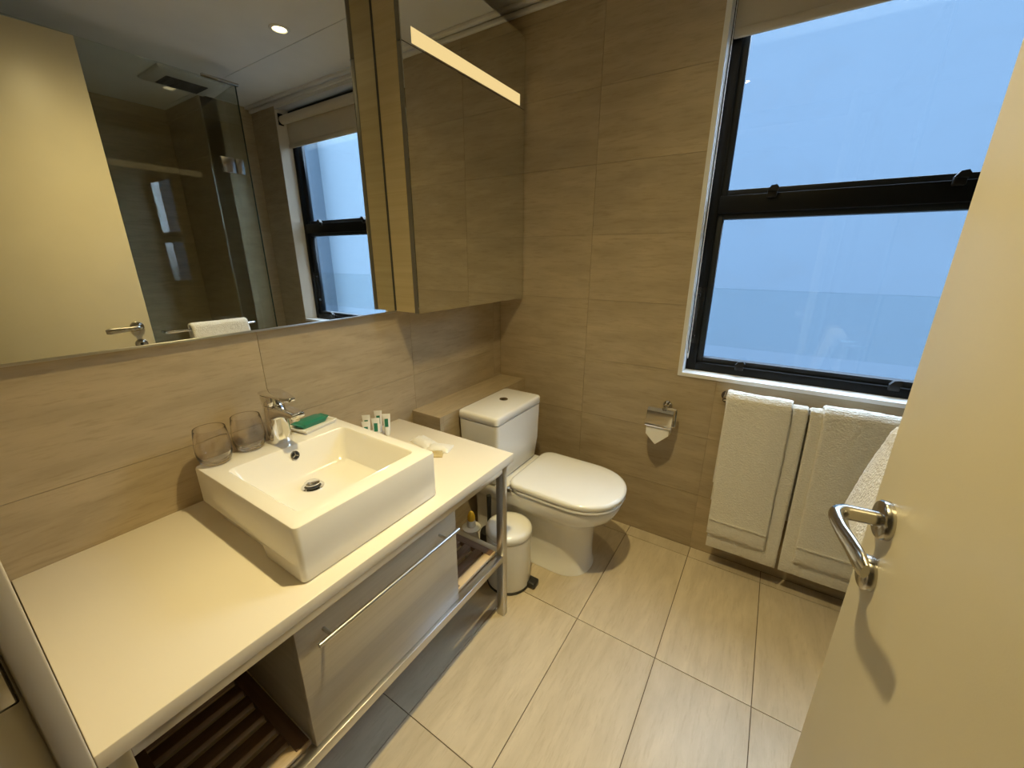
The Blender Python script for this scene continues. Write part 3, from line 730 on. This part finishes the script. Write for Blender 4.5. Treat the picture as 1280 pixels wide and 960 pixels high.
# connector shelf between pan and cistern
bm = bm_(); loft(bm, [rrect(.185, .43, TY - .172, TY + .172, .03, .335), rrect(.185, .435, TY - .180, TY + .180, .03, .365), rrect(.185, .435, TY - .180, TY + .180, .03, .3815), rrect(.19, .42, TY - .170, TY + .170, .03, .3860)]); obj('rear_deck', bm, 'toilet_ceramic', to)

# ------------------------------------------------------------------ pedal bin
bn = thing('pedal_bin', 'small round white pedal bin between vanity leg and toilet', 'bin', (.492, 1.150, 0))
bc = (.492, 1.150, 0)
bm = bm_(); lathe(bm, [(.094, 0), (.097, .003), (.097, .012), (.094, .013)], bc, 44); obj('base', bm, 'black_plastic', bn)
bm = bm_(); lathe(bm, [(.094, .013), (.0945, .016), (.0965, .248), (.094, .250)], bc, 44); obj('body', bm, 'bin_white', bn)
bm = bm_(); lathe(bm, [(.096, .252), (.0985, .254), (.0985, .272), (.094, .281), (.080, .288), (.055, .292), (.02, .294), (.001, .2942)], bc, 44); obj('lid', bm, 'bin_white', bn, angle=60)
bm = bm_(); box(bm, .572, .620, 1.150, 1.196, .006, .030, .006); pdl = obj('pedal', bm, 'black_plastic', bn)

# ------------------------------------------------------------------ cleaner bottle and brush behind the shelf
cb = thing('cleaner_bottle', 'white toilet cleaner bottle with yellow cap behind the slatted shelf', 'bottle', (.30, 1.135, 0))
c0 = (.30, 1.135, 0)
bm = bm_(); lathe(bm, [(.030, 0), (.034, .004), (.034, .13), (.030, .16), (.020, .182), (.040, .196), (.042, .203), (.034, .207), (.020, .209), (.019, .235), (.015, .240)], c0, 28); obj('body', bm, 'bin_white', cb)
bm = bm_(); lathe(bm, [(.0165, .240), (.0175, .244), (.0165, .262), (.010, .278), (.004, .283)], c0, 24); obj('cap', bm, 'yellow', cb)
tb = thing('toilet_brush', 'black toilet brush holder in the dark gap beside the bin', 'brush', (.33, 1.19, 0))
c1 = (.345, 1.21, 0)
bm = bm_(); lathe(bm, [(.044, 0), (.048, .004), (.044, .14), (.040, .155), (.012, .16)], c1, 28); obj('holder', bm, 'black_plastic', tb)
bm = bm_(); tube(bm, [(c1[0], c1[1], .16), (c1[0], c1[1], .34)], [.009, .011], 14); obj('handle', bm, 'black_plastic', tb)

# ------------------------------------------------------------------ toilet roll holder
rh = thing('toilet_roll_holder', 'chrome toilet roll holder on the beige tiled wall beside the toilet', 'holder', (.93, YB, .62))
def ydisc(bm, x, z, r, y0, y1, n=24):
    loft(bm, [[(x + r * math.cos(2 * PI * i / n), y, z + r * math.sin(2 * PI * i / n)) for i in range(n)] for y in (y0, y1)])
bm = bm_(); ydisc(bm, .943, .712, .020, YB, YB - .008); ydisc(bm, .943, .712, .011, YB - .007, YB - .055); obj('wall_mount', bm, 'chrome', rh)
bm = bm_()
pf = [(1.752, .712), (1.742, .708), (1.732, .694), (1.722, .672), (1.712, .650), (1.708, .640), (1.709, .630)]
loft(bm, [[(.872, y, z) for y, z in pf] + [(.872, y + .0025, z - .0015) for y, z in pf[::-1]], [(.986, y, z) for y, z in pf] + [(.986, y + .0025, z - .0015) for y, z in pf[::-1]]])
obj('cover', bm, 'chrome', rh)
bm = bm_(); ydisc(bm, .943, .712, .008, 1.750, 1.738); obj('cover_pivot', bm, 'nickel', rh)
bm = bm_(); tube(bm, [(.9925, 1.757, .712), (.9925, 1.757, .640), (.9925, 1.752, .632), (.988, 1.752, .630), (.872, 1.752, .630)], .0048, 12); tube(bm, [(.943, 1.757, .712), (.9925, 1.757, .712)], .0048, 10); obj('arm', bm, 'chrome', rh)
tp = thing('toilet_roll', 'white toilet roll with a pointed folded end in the chrome holder', 'toilet roll', (.93, 1.75, .59))
def xcyl(bm, x0, x1, cyy, cz, r, n=36):
    loft(bm, [[(x, cyy + r * math.cos(2 * PI * i / n), cz + r * math.sin(2 * PI * i / n)) for i in range(n)] for x in (x0, x1)])
bm = bm_()
n = 36
for (x0, x1) in ((.877, .980),):
    R, r_ = .034, .0185
    rings = [[(x, 1.752 + q * math.cos(2 * PI * i / n), .626 + q * math.sin(2 * PI * i / n)) for i in range(n)] for x, q in ((x0, r_), (x0, R), (x1, R), (x1, r_), (x0, r_))]
    loft(bm, rings, cap=False)
obj('roll', bm, 'paper', tp)
bm = bm_()
A = [(.879, 1.7165, .624), (.978, 1.7165, .624), (.979, 1.7150, .596), (.926, 1.7110, .545), (.879, 1.7150, .588)]
loft(bm, [[p for p in A], [(p[0], p[1] + .0014, p[2]) for p in A]]); obj('folded_sheet', bm, 'paper', tp, smooth=False)

# ------------------------------------------------------------------ towel rail and towels
tr_ = thing('towel_rail', 'chrome towel rail under the window holding two white towels', 'towel rail', (1.55, YB, .83))
RY, RZ_ = 1.742, .803
bm = bm_(); tube(bm, [(1.170, RY, RZ_), (1.90, RY, RZ_)], .007, 16); obj('bar', bm, 'chrome', tr_)
for x in (1.176, 1.893):
    bm = bm_(); ydisc(bm, x, RZ_, .021, YB, YB - .007); ydisc(bm, x, RZ_, .0095, YB - .006, RY - .006); obj('wall_mount', bm, 'chrome', tr_)
def drape(name, parent, axis, a0, a1, path, th, mat='towel', na=44, amp=.004, seed=0, skew=None, round_=.006):
    """cloth laid along `path` of (p, z) points (p across the rail), extruded along the rail from a0 to a1, thickness th"""
    pts = smooth_path(path, 9); k = len(pts)
    nr = []
    for i in range(k):
        a = pts[max(0, i - 1)]; b = pts[min(k - 1, i + 1)]; d = Vector((b[0] - a[0], b[1] - a[1])).normalized(); nr.append(Vector((-d.y, d.x)))
    bm = bm_(); rings = []
    for j in range(na + 1):
        f = j / na; e_ = min(f, 1 - f) * (a1 - a0)
        t = th * (.55 + .45 * min(1, e_ / round_) ** .5)
        o_s, i_s = [], []
        for i, p in enumerate(pts):
            s = i / (k - 1)
            sk = skew(s) if skew else (0, 0)
            aa = a0 + sk[0] + (a1 + sk[1] - a0 - sk[0]) * f
            w = amp * noise.noise(Vector((f * 3.1 + seed, s * 2.3, seed * 1.7))) * min(1, 3 * min(s, 1 - s) + .4) + .0022 * noise.noise(Vector((aa * 60, s * 60, seed)))
            ee = min(1, (.25 + min(s, 1 - s) * k * .35))
            q = Vector(p[:2]) + nr[i] * w
            aa += .0025 * noise.noise(Vector((s * 6, seed + (0 if f < .5 else 9), 0))) * (1 if f in (0, 1) else 0)
            qa, qb = q + nr[i] * (t / 2 * ee), q - nr[i] * (t / 2 * ee)
            o_s.append((aa, qa)); i_s.append((aa, qb))
        loop = o_s + i_s[::-1]
        if axis == 'x': rings.append([(aa, q.x, q.y) for aa, q in loop])
        else: rings.append([(q.x, aa, q.y) for aa, q in loop])
    loft(bm, rings); return obj(name, bm, mat, parent, angle=75)
def hung(yc, zc, rr_, zf, zb, out=0.0, lean=0.0):
    """path from front bottom, up over the rail, down the back"""
    f = yc - rr_
    P = [(f - out - lean, zf)]
    for q in (.25, .5, .75, .93): P.append((f - out * (1 - q) - lean * (1 - q) ** 1.5, zf + (zc - zf) * q))
    for a in range(165, 0, -30): P.append((yc + rr_ * math.cos(math.radians(a)), zc + rr_ * math.sin(math.radians(a))))
    for q in (.1, .5, 1.0): P.append((yc + rr_, zc + (zb - zc) * q))
    return P
def bath_towel(x0, x1, xf0, xf1, zb, zflap, label, seed, sk):
    t = thing('bath_towel', label, 'towel', ((x0 + x1) / 2, RY, zb), 'white bath towels on the rail under the window')
    drape('under_fold', t, 'x', x0, x1, hung(RY, RZ_ + .002, .0175, zb, .32, .0, .012), .015, seed=seed, amp=.006, skew=sk)
    fl_ = drape('top_fold', t, 'x', xf0, xf1, hung(RY, RZ_ + .003, .0320, zflap, .40, .0, .014), .013, seed=seed + 4, amp=.005, skew=sk)
    # woven border near the hem and the hem line
    for (z, hh) in ((zflap + .075, .003),):
        drape('woven_border', fl_, 'x', xf0 + .004, xf1 - .004, [(RY - .0405 - .012, z - hh), (RY - .0415 - .012, z), (RY - .0405 - .0115, z + hh)], .005, seed=seed + 2, amp=.0, skew=(lambda s, q=sk(0.06): q) if sk else None)
    return t
bath_towel(1.186, 1.456, 1.181, 1.405, .112, .190, 'folded white bath towel on the left half of the rail, nearer the toilet', 1, lambda s: (.014 * max(0, 1 - s * 2.4), .012 * max(0, 1 - s * 2.4)))
bath_towel(1.461, 1.760, 1.500, 1.725, .112, .185, 'folded white bath towel on the right half of the rail, beside the door', 6, lambda s: (.018 * max(0, 1 - s * 2.4), .012 * max(0, 1 - s * 2.4)))

# ------------------------------------------------------------------ shower screen
GX = 1.672
ss = thing('shower_screen', 'clear glass shower screen seen in the big mirror behind the door', 'shower screen', (GX, .8, 0))
bm = bm_(); box(bm, GX - .005, GX + .005, .05, 1.328, .02, 2.33); gdn = obj('glass_door', bm, 'shower_glass', ss, smooth=False)
bm = bm_(); box(bm, GX - .005, GX + .005, 1.334, 1.412, .005, 2.335); gfx = obj('fixed_pane', bm, 'shower_glass', ss, smooth=False)
bm = bm_(); box(bm, GX - .005, GX + .005, 1.412, 1.4155, .005, 2.335); obj('polished_edge', bm, 'glass_edge', gfx, smooth=False)
bm = bm_(); loft(bm, [[(GX + .006, 1.403, z), (XN, 1.470, z), (XN, 1.478, z), (GX + .006, 1.411, z)] for z in (.005, 2.335)]); obj('return_pane', bm, 'shower_glass', ss, smooth=False)
bm = bm_(); box(bm, GX - .012, GX + .012, 1.24, 1.43, 2.331, 2.345, .002); obj('top_bracket', bm, 'nickel', ss)
for z in (.42, 1.89):
    for (a, b) in ((1.255, 1.327), (1.335, 1.378)):
        bm = bm_(); box(bm, GX - .014, GX + .014, a, b, z - .042, z + .042, .003); h_ = obj('hinge', bm, 'nickel', ss)
bm = bm_(); tube(bm, [(GX - .005, .775, .952), (GX - .070, .775, .952), (GX - .072, .78, .952), (GX - .072, 1.235, .952), (GX - .070, 1.24, .952), (GX - .005, 1.24, .952)], .008, 14); obj('towel_bar', bm, 'chrome', ss)
ht = thing('hand_towel', 'white hand towel hung over the shower door bar behind the door handle', 'towel', (GX - .072, 1.03, .74))
XB = GX - .072
pth = [(XB - .068, .735), (XB - .056, .80), (XB - .042, .87), (XB - .028, .93)]
for a in range(160, 0, -32): pth.append((XB + .022 * math.cos(math.radians(a)), .956 + .022 * math.sin(math.radians(a))))
pth += [(XB + .022, .90), (XB + .024, .76)]
drape('cloth', ht, 'y', .885, 1.190, pth, .022, seed=12, amp=.004)

# ------------------------------------------------------------------ exhaust vent
ev = thing('exhaust_vent', 'white ceiling exhaust fan with a dark grille seen in the mirror', 'vent', (2.15, 1.33, CEIL - .02))
VX0, VX1, VY0, VY1 = 1.955, 2.275, 1.145, 1.50
bm = bm_(); loft(bm, [rrect(VX0, VX1, VY0, VY1, .006, CEIL), rrect(VX0, VX1, VY0, VY1, .006, CEIL - .010), rrect(VX0 + .01, VX1 - .01, VY0 + .01, VY1 - .01, .006, CEIL - .018)]); obj('housing', bm, 'vent', ev)
bm = bm_(); box(bm, 2.065, 2.245, 1.22, 1.44, CEIL - .0185, CEIL - .0181); gr = obj('grille', bm, 'vent_dark', ev, smooth=False)
y = 1.228
while y < 1.436:
    bm = bm_(); box(bm, 2.067, 2.243, y, y + .004, CEIL - .0215, CEIL - .0186); obj('grille_slat', bm, 'vent_dark', gr, smooth=False); y += .013
